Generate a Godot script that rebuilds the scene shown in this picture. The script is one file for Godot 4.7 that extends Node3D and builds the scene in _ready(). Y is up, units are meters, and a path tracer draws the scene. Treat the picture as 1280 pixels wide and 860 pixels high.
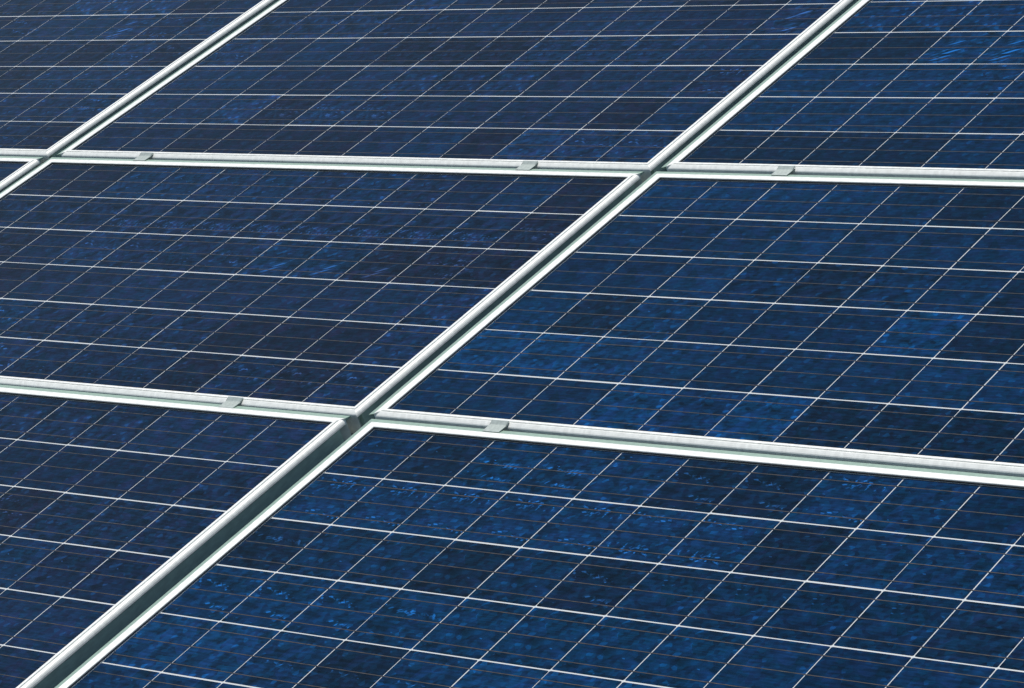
extends Node3D
# A close view over eight framed solar panels on a tilted roof.
# Array axes: x along the rows, y out of the glass, z down the slope; the whole array is tilted by TILT.

const TILT := 27.2284
const LIFT := 2.6                      # height of the array's origin
const CELL := 0.125                    # pitch of the cells
const GAP_X := 0.0019                  # white gap between neighbouring cells along the row
const GAP_Z := 0.0032                  # and up the slope
const COLUMNS := 12
const ROWS := 6
const GRAIN := 256                     # pixels of a cell's texture

var slope := Transform3D()
var taken := {}
var rng := RandomNumberGenerator.new()
var mats := {}
var cell_looks: Array = []             # textures of wafers
var cell_mats := {}
var cell_mesh: ArrayMesh
var busbar_mesh: ArrayMesh


func _ready() -> void:
	slope = Transform3D(Basis(Vector3.RIGHT, deg_to_rad(TILT)), Vector3(0, LIFT, 0))
	# --- camera ---
	var cam := Camera3D.new()
	cam.name = "camera"
	var right := Vector3(0.7844913, -0.2837381, -0.5514219)
	var down := Vector3(0.0506290, -0.8569174, 0.5129613)
	var ahead := Vector3(-0.6180697, -0.4303316, -0.6578788)
	cam.transform = slope * Transform3D(Basis(right, -down, -ahead).orthonormalized(), Vector3(5.1816306, 2.1673327, 3.8093018))
	cam.projection = Camera3D.PROJECTION_FRUSTUM
	cam.near = 0.1
	cam.far = 200.0
	cam.size = 0.0206663
	cam.frustum_offset = Vector2(-0.00653456, 0.0)
	add_child(cam)
	cam.current = true
	# --- sky, sun, exposure ---
	var sky_mat := ProceduralSkyMaterial.new()
	sky_mat.sky_top_color = Color(0.14, 0.26, 0.44)
	sky_mat.sky_horizon_color = Color(0.68, 0.79, 0.86)
	sky_mat.sky_curve = 0.36
	sky_mat.ground_bottom_color = Color(0.20, 0.19, 0.17)
	sky_mat.ground_horizon_color = Color(0.42, 0.44, 0.44)
	sky_mat.sun_angle_max = 6.0
	var sky := Sky.new()
	sky.sky_material = sky_mat
	var env := Environment.new()
	env.background_mode = Environment.BG_SKY
	env.sky = sky
	env.tonemap_mode = Environment.TONE_MAPPER_LINEAR
	env.tonemap_exposure = 1.02
	env.sdfgi_enabled = true
	env.ssao_enabled = true
	env.ssil_enabled = true
	var world := WorldEnvironment.new()
	world.name = "world_environment"
	world.environment = env
	add_child(world)
	var sun := DirectionalLight3D.new()
	sun.name = "sun"
	sun.light_energy = 1.5
	sun.light_color = Color(1.0, 0.98, 0.95)
	sun.light_angular_distance = 0.5
	sun.shadow_enabled = true
	var from_sun := slope.basis * Vector3(-0.03, 1.0, -0.40).normalized()
	sun.transform = Transform3D(Basis.looking_at(-from_sun, Vector3.RIGHT), Vector3(0, 12, 0))
	add_child(sun)

	rng.seed = 4107
	make_materials()
	make_wafers()
	make_shared_meshes()

	# --- the setting: the roof under the array ---
	var st := SurfaceTool.new()
	st.begin(Mesh.PRIMITIVE_TRIANGLES)
	box(st, Vector3(-9, -0.16, -6), Vector3(10, -0.10, 6))
	var roof := commit(st, "roof", mats.roof, self)
	roof.transform = slope
	roof.set_meta("kind", "structure")
	roof.set_meta("label", "dark grey roof surface under the solar panels")

	# --- rails under the two level gaps ---
	rail("level mounting rail under the upper gap between panel rows", -0.029)
	rail("level mounting rail under the lower gap between panel rows", 0.7708)

	# --- panels: place of the first cell's corner (array metres), label, chance of bright crystal specks, how blue ---
	panel(Vector2(-1.5690, -0.80125), "solar panel in the top left corner, left of the narrower diagonal gap", 21, 0.55, 0.45)
	panel(Vector2(0.0045, -0.80125), "wide solar panel at the top middle between the two diagonal gaps", 22, 0.25, 0.3)
	panel(Vector2(1.57133, -0.8057), "solar panel in the top right corner with paired bright blue streaks on two cells", 23, 0.3, 0.5)
	panel(Vector2(-1.5690, 0.0), "solar panel at the left edge, only a small triangle of it showing", 24, 0.3, 0.3)
	panel(Vector2(0.0, 0.0), "solar panel in the middle row left of the long diagonal gap", 25, 0.5, 0.25)
	panel(Vector2(1.57007, -0.00178), "smooth deep blue solar panel in the middle row at the right", 26, 0.12, 0.55)
	panel(Vector2(-0.00712, 0.7968), "solar panel in the bottom left corner beside the wide end of the diagonal gap", 27, 0.55, 0.35)
	panel(Vector2(1.58484, 0.79915), "speckled solar panel along the bottom right, rows of bright blue crystals on its cells", 28, 0.75, 0.5)

	# --- clamps in the level gaps ---
	clamp_piece(0.2430, -0.0285, "small metal clamp in the upper gap nearest the left crossing")
	clamp_piece(1.2465, -0.0285, "small metal clamp in the upper gap just left of its right crossing")
	clamp_piece(1.8150, -0.0316, "small metal clamp in the upper gap right of its right crossing")
	clamp_piece(1.2415, 0.7705, "small metal clamp in the lower gap left of the crossing")
	clamp_piece(1.8175, 0.7708, "small metal clamp in the lower gap right of the crossing")


# ------------------------------------------------------------------ helpers

func numbered(called: String) -> String:
	if not taken.has(called):
		taken[called] = 0
		return called
	taken[called] += 1
	return "%s_%03d" % [called, taken[called]]


func commit(st: SurfaceTool, called: String, m: Material, parent: Node, smooth := false) -> MeshInstance3D:
	if not smooth:
		st.set_smooth_group(-1)
	st.generate_normals()
	var o := MeshInstance3D.new()
	o.mesh = st.commit()
	o.material_override = m
	put(o, called, parent)
	return o


func put(o: Node3D, called: String, parent: Node) -> void:
	o.name = numbered(called) if parent == self else called
	parent.add_child(o, true)


func tri(st: SurfaceTool, a: Vector3, b: Vector3, c: Vector3) -> void:
	st.set_smooth_group(-1)
	st.add_vertex(a)
	st.add_vertex(b)
	st.add_vertex(c)


func quad(st: SurfaceTool, a: Vector3, b: Vector3, c: Vector3, d: Vector3) -> void:
	tri(st, a, b, c)
	tri(st, a, c, d)


func box(st: SurfaceTool, lo: Vector3, hi: Vector3) -> void:
	var p: Array[Vector3] = []
	for k in 8:
		p.append(Vector3(hi.x if k & 1 else lo.x, hi.y if k & 2 else lo.y, hi.z if k & 4 else lo.z))
	quad(st, p[2], p[3], p[7], p[6])   # top
	quad(st, p[0], p[4], p[5], p[1])   # bottom
	quad(st, p[4], p[6], p[7], p[5])   # front
	quad(st, p[0], p[1], p[3], p[2])   # back
	quad(st, p[0], p[2], p[6], p[4])   # left
	quad(st, p[1], p[5], p[7], p[3])   # right


func noise_texture(seed_value: int, freq: float, lo: float, hi: float, stretch := 1) -> ImageTexture:
	var n := FastNoiseLite.new()
	n.seed = seed_value
	n.frequency = freq
	n.noise_type = FastNoiseLite.TYPE_SIMPLEX_SMOOTH
	n.fractal_octaves = 5
	var im := n.get_seamless_image(512, 512 / stretch)
	im.convert(Image.FORMAT_L8)
	var d := im.get_data()
	for k in d.size():
		d[k] = int(255.0 * lerpf(lo, hi, d[k] / 255.0))
	im = Image.create_from_data(512, 512 / stretch, false, Image.FORMAT_L8, d)
	if stretch > 1:
		im.resize(512, 512)
	return ImageTexture.create_from_image(im)


func make_materials() -> void:
	var wear := noise_texture(3, 0.025, 0.87, 1.0)
	var m := StandardMaterial3D.new()
	m.resource_name = "frame_aluminium"
	m.albedo_color = Color(0.955, 0.965, 0.955)
	m.albedo_texture = wear
	m.uv1_triplanar = true
	m.uv1_scale = Vector3(6, 6, 6)
	m.metallic = 0.1
	m.roughness = 0.42
	mats.frame = m
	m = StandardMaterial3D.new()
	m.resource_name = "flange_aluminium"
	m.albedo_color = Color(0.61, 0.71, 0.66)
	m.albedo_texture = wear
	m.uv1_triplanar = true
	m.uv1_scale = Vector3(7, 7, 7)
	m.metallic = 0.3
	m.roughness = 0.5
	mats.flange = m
	m = StandardMaterial3D.new()
	m.resource_name = "rail_aluminium"
	m.albedo_color = Color(0.38, 0.44, 0.42)
	m.metallic = 0.2
	m.roughness = 0.6
	mats.rail = m
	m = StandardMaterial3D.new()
	m.resource_name = "web_aluminium_shade_tint"
	m.albedo_color = Color(0.78, 0.88, 0.84)  # shade of the column gap mixed into the frame metal's colour
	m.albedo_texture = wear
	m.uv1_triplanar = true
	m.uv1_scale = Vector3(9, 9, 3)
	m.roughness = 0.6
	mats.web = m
	m = StandardMaterial3D.new()
	m.resource_name = "clamp_metal"
	m.albedo_color = Color(0.76, 0.80, 0.78)
	m.albedo_texture = wear
	m.uv1_triplanar = true
	m.uv1_scale = Vector3(9, 9, 9)
	m.metallic = 0.4
	m.roughness = 0.45
	mats.clamp = m
	m = StandardMaterial3D.new()
	m.resource_name = "backsheet"
	m.albedo_color = Color(0.73, 0.75, 0.76)
	m.roughness = 0.7
	mats.backsheet = m
	m = StandardMaterial3D.new()
	m.resource_name = "black_seal"
	m.albedo_color = Color(0.03, 0.03, 0.035)
	m.roughness = 0.75
	mats.seal = m
	m = StandardMaterial3D.new()
	m.resource_name = "busbar_solder"
	m.albedo_color = Color(0.37, 0.34, 0.31)
	m.albedo_texture = noise_texture(17, 0.03, 0.25, 1.0)
	m.uv1_triplanar = true
	m.uv1_scale = Vector3(3, 40, 40)
	m.roughness = 0.5
	mats.busbar = m
	m = StandardMaterial3D.new()
	m.resource_name = "glass"
	m.transparency = BaseMaterial3D.TRANSPARENCY_ALPHA
	m.albedo_color = Color(0.5, 0.6, 0.7, 0.004)
	m.roughness = 0.0
	m.metallic_specular = 0.39
	mats.glass = m
	m = StandardMaterial3D.new()
	m.resource_name = "roof_membrane"
	m.albedo_color = Color(0.14, 0.155, 0.15)
	m.albedo_texture = noise_texture(9, 0.03, 0.7, 1.0)
	m.uv1_triplanar = true
	m.roughness = 0.9
	mats.roof = m


# ------------------------------------------------------------------ wafers

func bytes_of(seed_value: int, kind: int, freq: float, w: int, h: int) -> PackedByteArray:
	var n := FastNoiseLite.new()
	n.seed = seed_value
	n.frequency = freq
	if kind == 0:
		n.noise_type = FastNoiseLite.TYPE_CELLULAR
		n.cellular_return_type = FastNoiseLite.RETURN_CELL_VALUE
		n.cellular_jitter = 1.0
		n.fractal_type = FastNoiseLite.FRACTAL_NONE
		n.domain_warp_enabled = true
		n.domain_warp_amplitude = 6.0
		n.domain_warp_frequency = 0.03
	else:
		n.noise_type = FastNoiseLite.TYPE_SIMPLEX_SMOOTH
		n.fractal_octaves = 3
	var im := n.get_image(w, h, false, false, false)
	im.convert(Image.FORMAT_L8)
	if w != GRAIN or h != GRAIN:
		im.resize(GRAIN, GRAIN, Image.INTERPOLATE_CUBIC)
	return im.get_data()


# style: 0 smooth, 1 scattered specks, 2 a cluster of bright crystals, 3 long slanting streaks, 4 a soft cloud of blue
func wafer(seed_value: int, style: int) -> ImageTexture:
	var g := RandomNumberGenerator.new()
	g.seed = seed_value * 77 + 5
	var big := bytes_of(seed_value, 0, 0.022, GRAIN, GRAIN)
	var small := bytes_of(seed_value + 500, 0, 0.06, GRAIN, GRAIN)
	var cloud := bytes_of(seed_value + 900, 1, 0.012, GRAIN, GRAIN)
	var fibre := bytes_of(seed_value + 1300, 1, 0.07, 32, GRAIN)
	var contrast := 0.6 if style == 0 else 0.85
	var d := PackedByteArray()
	d.resize(GRAIN * GRAIN * 3)
	for k in GRAIN * GRAIN:
		var a := big[k] / 255.0 - 0.5
		var b := small[k] / 255.0 - 0.5
		var c := cloud[k] / 255.0 - 0.5
		var f := fibre[k] / 255.0 - 0.5
		var s := 1.0 + contrast * (0.35 * a + 0.42 * b + 0.75 * c) + 0.6 * f
		if style == 4: s *= 1.15
		var hue := 0.5 * a - 0.6 * b + 0.5 * f
		if small[k] > 240 and big[k] > 120: s *= 1.0 + 0.3 * contrast
		d[3 * k] = clampi(int(14.0 * s * (1.0 + 0.9 * hue)), 2, 255)
		d[3 * k + 1] = clampi(int(38.0 * s * (1.0 - 0.15 * hue)), 4, 255)
		d[3 * k + 2] = clampi(int(80.0 * s), 8, 255)
	if style == 1:
		for k in g.randi_range(4, 10):
			shard(d, g.randf() * GRAIN, g.randf() * GRAIN, g.randf_range(4, 13), g.randf_range(2.0, 5.0), g.randf_range(-0.7, 0.7), g.randf_range(0.2, 0.65))
	elif style == 2:
		for cl in g.randi_range(1, 3):
			var cx := g.randf_range(50, 200)
			var cy := g.randf_range(30, 225)
			var lean := g.randf_range(-0.9, 0.5)
			for k in g.randi_range(14, 28):
				var off := g.randfn(0, 46)
				shard(d, cx + off, cy + 0.12 * off + g.randfn(0, 7), g.randf_range(4, 15), g.randf_range(2.2, 6.5), lean + g.randfn(0, 0.45), 0.12 + 0.88 * pow(g.randf(), 2.0))
		for k in g.randi_range(3, 8):
			shard(d, g.randf() * GRAIN, g.randf() * GRAIN, g.randf_range(3, 9), g.randf_range(1.6, 3.5), g.randf_range(-0.7, 0.7), g.randf_range(0.2, 0.6))
	elif style == 3:
		for k in g.randi_range(2, 3):
			var cx := g.randf_range(90, 160)
			var cy := g.randf_range(40, 215)
			shard(d, cx, cy, g.randf_range(40, 62), g.randf_range(7, 10), -0.6, g.randf_range(0.7, 1.0))
			for q in 4:
				shard(d, cx + g.randfn(0, 30), cy + g.randfn(0, 22), g.randf_range(16, 46), g.randf_range(3, 8), g.randf_range(-0.75, -0.45), g.randf_range(0.15, 0.5))
	return ImageTexture.create_from_image(Image.create_from_data(GRAIN, GRAIN, false, Image.FORMAT_RGB8, d))


# one bright crystal face: a slanting, sharp-edged splinter of a clearer blue
func shard(d: PackedByteArray, cx: float, cy: float, long: float, wide: float, turn: float, strength: float) -> void:
	var co := cos(turn)
	var si := sin(turn)
	for y in range(maxi(0, int(cy - long)), mini(GRAIN, int(cy + long) + 1)):
		for x in range(maxi(0, int(cx - long)), mini(GRAIN, int(cx + long) + 1)):
			var u := ((x - cx) * co + (y - cy) * si) / long
			var v := (-(x - cx) * si + (y - cy) * co) / wide
			var r := absf(u + 0.35 * v) + absf(v - 0.25 * u)
			if r < 1.0:
				var t := strength * minf(1.0, 3.5 * (1.0 - r))
				var k := 3 * (y * GRAIN + x)
				d[k] = int(lerpf(d[k], 52.0, t))
				d[k + 1] = int(lerpf(d[k + 1], 106.0, t))
				d[k + 2] = int(lerpf(d[k + 2], 212.0, t))


func make_wafers() -> void:
	for style in 5:
		var looks: Array = []
		for k in [7, 9, 10, 3, 5][style]:
			looks.append(wafer(100 * style + 7 * k + 3, style))
		cell_looks.append(looks)


func cell_material(style: int, k: int, tint: int, dull: bool) -> StandardMaterial3D:
	var key := Vector4i(style, k, tint, int(dull))
	if not cell_mats.has(key):
		var m := StandardMaterial3D.new()
		m.resource_name = "silicon"
		m.albedo_texture = cell_looks[style][k]
		var t: Color = [Color(1, 1, 1), Color(0.97, 0.93, 0.92), Color(1.0, 0.80, 0.76), Color(0.85, 1.0, 1.0), Color(0.9, 0.88, 0.88)][tint]
		m.albedo_color = t * (Color(1.0, 0.93, 0.79) if dull else Color(0.70, 0.98, 0.85))
		m.roughness = 0.5
		m.metallic_specular = 0.06
		cell_mats[key] = m
	return cell_mats[key]


func make_shared_meshes() -> void:
	var hx := (CELL - GAP_X) / 2.0
	var hz := (CELL - GAP_Z) / 2.0
	var st := SurfaceTool.new()
	st.begin(Mesh.PRIMITIVE_TRIANGLES)
	var c: Array[Vector3] = []
	# corners clipped by 1.5 mm
	for q: Vector2 in [Vector2(-1, -1), Vector2(1, -1), Vector2(1, 1), Vector2(-1, 1)]:
		var cut := 0.0015
		var first := Vector3(q.x * hx - (q.x * cut if q.x * q.y < 0 else 0.0), 0, q.y * hz - (q.y * cut if q.x * q.y > 0 else 0.0))
		var second := Vector3(q.x * hx - (q.x * cut if q.x * q.y > 0 else 0.0), 0, q.y * hz - (q.y * cut if q.x * q.y < 0 else 0.0))
		c.append(first)
		c.append(second)
	var thick := Vector3(0, -0.0003, 0)
	for k in range(1, 7):
		for v: Vector3 in [c[0], c[k], c[k + 1]]:
			st.set_smooth_group(-1)
			st.set_uv(Vector2(v.x / (2 * hx) + 0.5, v.z / (2 * hz) + 0.5))
			st.add_vertex(v)
	for k in 8:
		var a := c[k]
		var b := c[(k + 1) % 8]
		for v: Vector3 in [a, a + thick, b + thick, a, b + thick, b]:
			st.set_smooth_group(-1)
			st.set_uv(Vector2(v.x / (2 * hx) + 0.5, v.z / (2 * hz) + 0.5))
			st.add_vertex(v)
	st.generate_normals()
	cell_mesh = st.commit()
	st = SurfaceTool.new()
	st.begin(Mesh.PRIMITIVE_TRIANGLES)
	var long := COLUMNS * CELL / 2.0 - 0.004
	box(st, Vector3(-long, -0.0001, -0.0007), Vector3(long, 0.00015, 0.0007))
	st.generate_normals()
	busbar_mesh = st.commit()


# ------------------------------------------------------------------ a panel

# one side of a frame: the closed profile (outward distance, height) swept from a to b along the inner lip; the ends are mitred
func side(profile: PackedVector2Array, a: Vector2, b: Vector2, out: Vector2, mitre_a: float, mitre_b: float) -> SurfaceTool:
	var st := SurfaceTool.new()
	st.begin(Mesh.PRIMITIVE_TRIANGLES)
	var along := (b - a).normalized()
	var pa: Array[Vector3] = []
	var pb: Array[Vector3] = []
	for q in profile:
		var u := a + out * q.x - along * q.x * mitre_a
		var v := b + out * q.x + along * q.x * mitre_b
		pa.append(Vector3(u.x, q.y, u.y))
		pb.append(Vector3(v.x, q.y, v.y))
	var n := profile.size()
	for k in n:
		var l := (k + 1) % n
		quad(st, pa[k], pb[k], pb[l], pa[l])
	var t := Geometry2D.triangulate_polygon(profile)
	for k in range(0, t.size(), 3):
		tri(st, pa[t[k]], pa[t[k + 1]], pa[t[k + 2]])
		tri(st, pb[t[k]], pb[t[k + 2]], pb[t[k + 1]])
	return st


func mm(flat: Array) -> PackedVector2Array:
	var r := PackedVector2Array()
	for k in range(0, flat.size(), 2):
		r.append(Vector2(flat[k], flat[k + 1]) * 0.001)
	return r


func panel(corner: Vector2, label: String, seed_value: int, specks: float, blueness: float) -> void:
	rng.seed = seed_value
	var w := COLUMNS * CELL
	var h := ROWS * CELL
	var t := Node3D.new()
	put(t, "solar_panel", self)
	t.transform = slope * Transform3D(Basis.IDENTITY, Vector3(corner.x + w / 2, 0.0027, corner.y + h / 2))
	t.set_meta("label", label)
	t.set_meta("category", "solar panel")
	t.set_meta("group", "framed solar panels of the roof array")
	# inner edges of the frame's lip
	var x0 := -w / 2 + 0.0001
	var x1 := w / 2 + 0.0012
	var z0 := -h / 2 + 0.0014
	var z1 := h / 2 + 0.0015
	var nw := Vector2(x0, z0)
	var ne := Vector2(x1, z0)
	var sw := Vector2(x0, z1)
	var se := Vector2(x1, z1)
	# frame: a grooved, rounded moulding to the right and below, a plain ridge to the left and above
	var beaded := mm([0, -6, 0, 2.1, 0.5, 2.6, 5.2, 2.6, 5.5, -0.6, 7.0, -0.6, 7.3, 2.0, 8.2, 2.4, 9.4, 2.1, 12.6, 0.3, 15.0, -1.3, 16.1, -2.8, 16.4, -5, 16.4, -38, 0, -38])
	var beaded_end := mm([0, -6, 0, 2.1, 0.5, 2.6, 5.4, 2.6, 5.8, -0.6, 7.2, -0.6, 7.6, 1.9, 8.5, 2.3, 10.8, 2.0, 13.0, 0.7, 14.6, -1.2, 15.6, -3.6, 16.0, -6.0, 15.6, -7.0, 12.0, -7.6, 0, -7.6])
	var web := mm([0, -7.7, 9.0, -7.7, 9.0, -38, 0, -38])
	var ridge := 0.0126
	var ridge_end := 0.0150
	var plain := mm([0, -6, 0, 2.1, 0.5, 2.6, 12.0, 2.6, 12.6, 2.3, 12.6, -38, 0, -38])
	var plain_end := mm([0, -6, 0, 2.1, 0.5, 2.6, 14.4, 2.6, 15.0, 2.3, 15.0, -38, 0, -38])
	commit(side(beaded, sw, se, Vector2(0, 1), ridge_end / 0.0164, 0.976), "frame_side", mats.frame, t)
	commit(side(beaded_end, ne, se, Vector2(1, 0), ridge / 0.0160, 1.025), "frame_side", mats.frame, t)
	commit(side(web, ne, se, Vector2(1, 0), 0.0, 0.0), "frame_web", mats.web, t)  # split from the frame side so its colour carries the gap's shade
	commit(side(plain, nw, ne, Vector2(0, -1), ridge_end / ridge, 0.0160 / ridge), "frame_side", mats.frame, t)
	commit(side(plain_end, nw, sw, Vector2(-1, 0), ridge / ridge_end, 0.0164 / ridge_end), "frame_side", mats.frame, t)
	# the thin flange outside the plain ridges, in greener metal
	var f0 := Vector2(-ridge_end - 0.0001, -ridge - 0.0001)
	var low := mm([0, 2.2, 11.4, -0.3, 12.4, -1.2, 12.4, -2.2, 0, -2.2])
	commit(side(low, nw + f0, ne + Vector2(0.0160, f0.y), Vector2(0, -1), 1.0, 0.0), "frame_flange", mats.flange, t)
	commit(side(low, nw + f0, sw + Vector2(f0.x, 0.0164), Vector2(-1, 0), 1.0, 0.0), "frame_flange", mats.flange, t)
	# backsheet
	var st := SurfaceTool.new()
	st.begin(Mesh.PRIMITIVE_TRIANGLES)
	box(st, Vector3(x0 + 0.0001, -0.0045, z0 + 0.0001), Vector3(x1 - 0.0001, -0.0032, z1 - 0.0001))
	commit(st, "backsheet", mats.backsheet, t)
	# black sealing strips along the glass edge
	for s in 4:
		st = SurfaceTool.new()
		st.begin(Mesh.PRIMITIVE_TRIANGLES)
		var wide: float = [0.0008, 0.0030, 0.0008, 0.0018][s]   # top, bottom, left, right
		var lo := Vector3(x0 + 0.0002, -0.0009, z0 + 0.0002)
		var hi := Vector3(x1 - 0.0002, 0.0006, z1 - 0.0002)
		if s == 0: hi.z = lo.z + wide
		if s == 1: lo.z = hi.z - wide
		if s >= 2:
			lo.z += 0.0012
			hi.z -= 0.0030
		if s == 2: hi.x = lo.x + wide
		if s == 3: lo.x = hi.x - wide
		box(st, lo, hi)
		commit(st, "seal", mats.seal, t)
	# cells: neighbours in a string are often cut from the same block and share their crystals
	for j in ROWS:
		var run := 0
		var style := 0
		var look := 0
		var tint := 0
		var turned := 0
		for i in COLUMNS:
			if run <= 0:
				run = rng.randi_range(1, 4)
				style = 0
				var p := rng.randf()
				if p < specks * 0.55: style = 1
				elif p < specks: style = 2
				elif p < specks + 0.008: style = 3
				elif p < specks + 0.008 + blueness * 0.22: style = 4
				look = rng.randi() % cell_looks[style].size()
				turned = rng.randi() % 2
				tint = 0
				var q := rng.randf()
				if q < blueness: tint = [0, 3, 0][rng.randi() % 3]
				else: tint = [1, 2, 4, 0, 1][rng.randi() % 5]
			run -= 1
			var here := Vector3i(style, look, tint)
			if rng.randf() < 0.25: here.z = rng.randi() % 5
			here = chosen(seed_value, i, j, here)
			var c := MeshInstance3D.new()
			c.mesh = cell_mesh
			c.material_override = cell_material(here.x, here.y, here.z, blueness < 0.5)
			c.name = "solar_cell"
			t.add_child(c, true)
			c.transform = Transform3D(Basis(Vector3.UP, turned * PI + rng.randfn(0, 0.0012)), Vector3(-w / 2 + (i + 0.5) * CELL + rng.randfn(0, 0.00013), -0.0028, -h / 2 + (j + 0.5) * CELL + rng.randfn(0, 0.0003)))
		for b in 3:
			var o := MeshInstance3D.new()
			o.mesh = busbar_mesh
			o.material_override = mats.busbar
			o.name = "busbar"
			t.add_child(o, true)
			o.position = Vector3(0, -0.0026, -h / 2 + (j + [0.17, 0.5, 0.83][b]) * CELL)
	# glass
	st = SurfaceTool.new()
	st.begin(Mesh.PRIMITIVE_TRIANGLES)
	quad(st, Vector3(x0 + 0.0004, -0.0004, z0 + 0.0004), Vector3(x1 - 0.0004, -0.0004, z0 + 0.0004), Vector3(x1 - 0.0004, -0.0004, z1 - 0.0004), Vector3(x0 + 0.0004, -0.0004, z1 - 0.0004))
	commit(st, "glass_cover", mats.glass, t)


# cells that the photograph shows clearly: (style, look, tint)
func chosen(which: int, i: int, j: int, else_this: Vector3i) -> Vector3i:
	match which:
		23:
			if j == 2 and (i == 2 or i == 3): return Vector3i(3, 0, 3)
			if j == 0 and i < 2: return Vector3i(4, 1, 0)
			if j == 2 and i < 2: return Vector3i(0, 2, 2)
			if j == 5: return Vector3i(0, 1, 2 if i < 4 else 1)
		22:
			if j == 4 and i == 2: return Vector3i(4, 2, 0)
			if j == 1 and i == 11: return Vector3i(3, 1, 0)
			if j == 5 and i > 1 and i < 6: return Vector3i(0, 3, 2)
		25:
			if j == 1 and i >= 3 and i <= 10: return Vector3i(2, 1, 1)
		26:
			if j == 3 and i == 6: return Vector3i(4, 0, 3)
			if j == 3 and i >= 7: return Vector3i(0, 4, 2)
		28:
			if j == 1 and i <= 6: return Vector3i(2, 0, 0)
			if j == 3 and i <= 2: return Vector3i(2, 3, 3)
			if j == 0 and i >= 9: return Vector3i(0, 2, 4)
	return else_this


# ------------------------------------------------------------------ rails and clamps

func rail(label: String, z: float) -> void:
	var st := SurfaceTool.new()
	st.begin(Mesh.PRIMITIVE_TRIANGLES)
	box(st, Vector3(-1.7, -0.0997, z - 0.03), Vector3(3.2, -0.0355, z + 0.03))
	var o := commit(st, "mounting_rail", mats.rail, self)
	o.transform = slope
	o.set_meta("label", label)
	o.set_meta("category", "mounting rail")
	o.set_meta("group", "rails under the gaps between panel rows")


# a bent clip: its upper leaf lies on the moulding above the gap, its lower tab on the flange below
func clamp_piece(x: float, z: float, label: String) -> void:
	var st := SurfaceTool.new()
	st.begin(Mesh.PRIMITIVE_TRIANGLES)
	var p := mm([-12.0, 5.6, -11.8, 8.6, -11.2, 9.2, -10.0, 9.1, -9.2, 8.6, -4.0, 5.9, -1.6, 5.4, 15.4, 6.0, 15.8, 5.6, 15.6, 5.0, 0.0, 4.2, -3.6, 4.5, -9.4, 6.4, -10.6, 5.5])
	var half := 0.0165
	var n := p.size()
	for k in n:
		var a := p[k]
		var b := p[(k + 1) % n]
		quad(st, Vector3(-half, a.y, a.x), Vector3(half, a.y, a.x), Vector3(half, b.y, b.x), Vector3(-half, b.y, b.x))
	var t := Geometry2D.triangulate_polygon(p)
	for k in range(0, t.size(), 3):
		tri(st, Vector3(-half, p[t[k]].y, p[t[k]].x), Vector3(-half, p[t[k + 1]].y, p[t[k + 1]].x), Vector3(-half, p[t[k + 2]].y, p[t[k + 2]].x))
		tri(st, Vector3(half, p[t[k]].y, p[t[k]].x), Vector3(half, p[t[k + 2]].y, p[t[k + 2]].x), Vector3(half, p[t[k + 1]].y, p[t[k + 1]].x))
	var o := commit(st, "panel_clamp", mats.clamp, self)
	o.transform = slope * Transform3D(Basis.IDENTITY, Vector3(x, 0, z))
	o.set_meta("label", label)
	o.set_meta("category", "clamp")
	o.set_meta("group", "clamps in the gaps between panel rows")
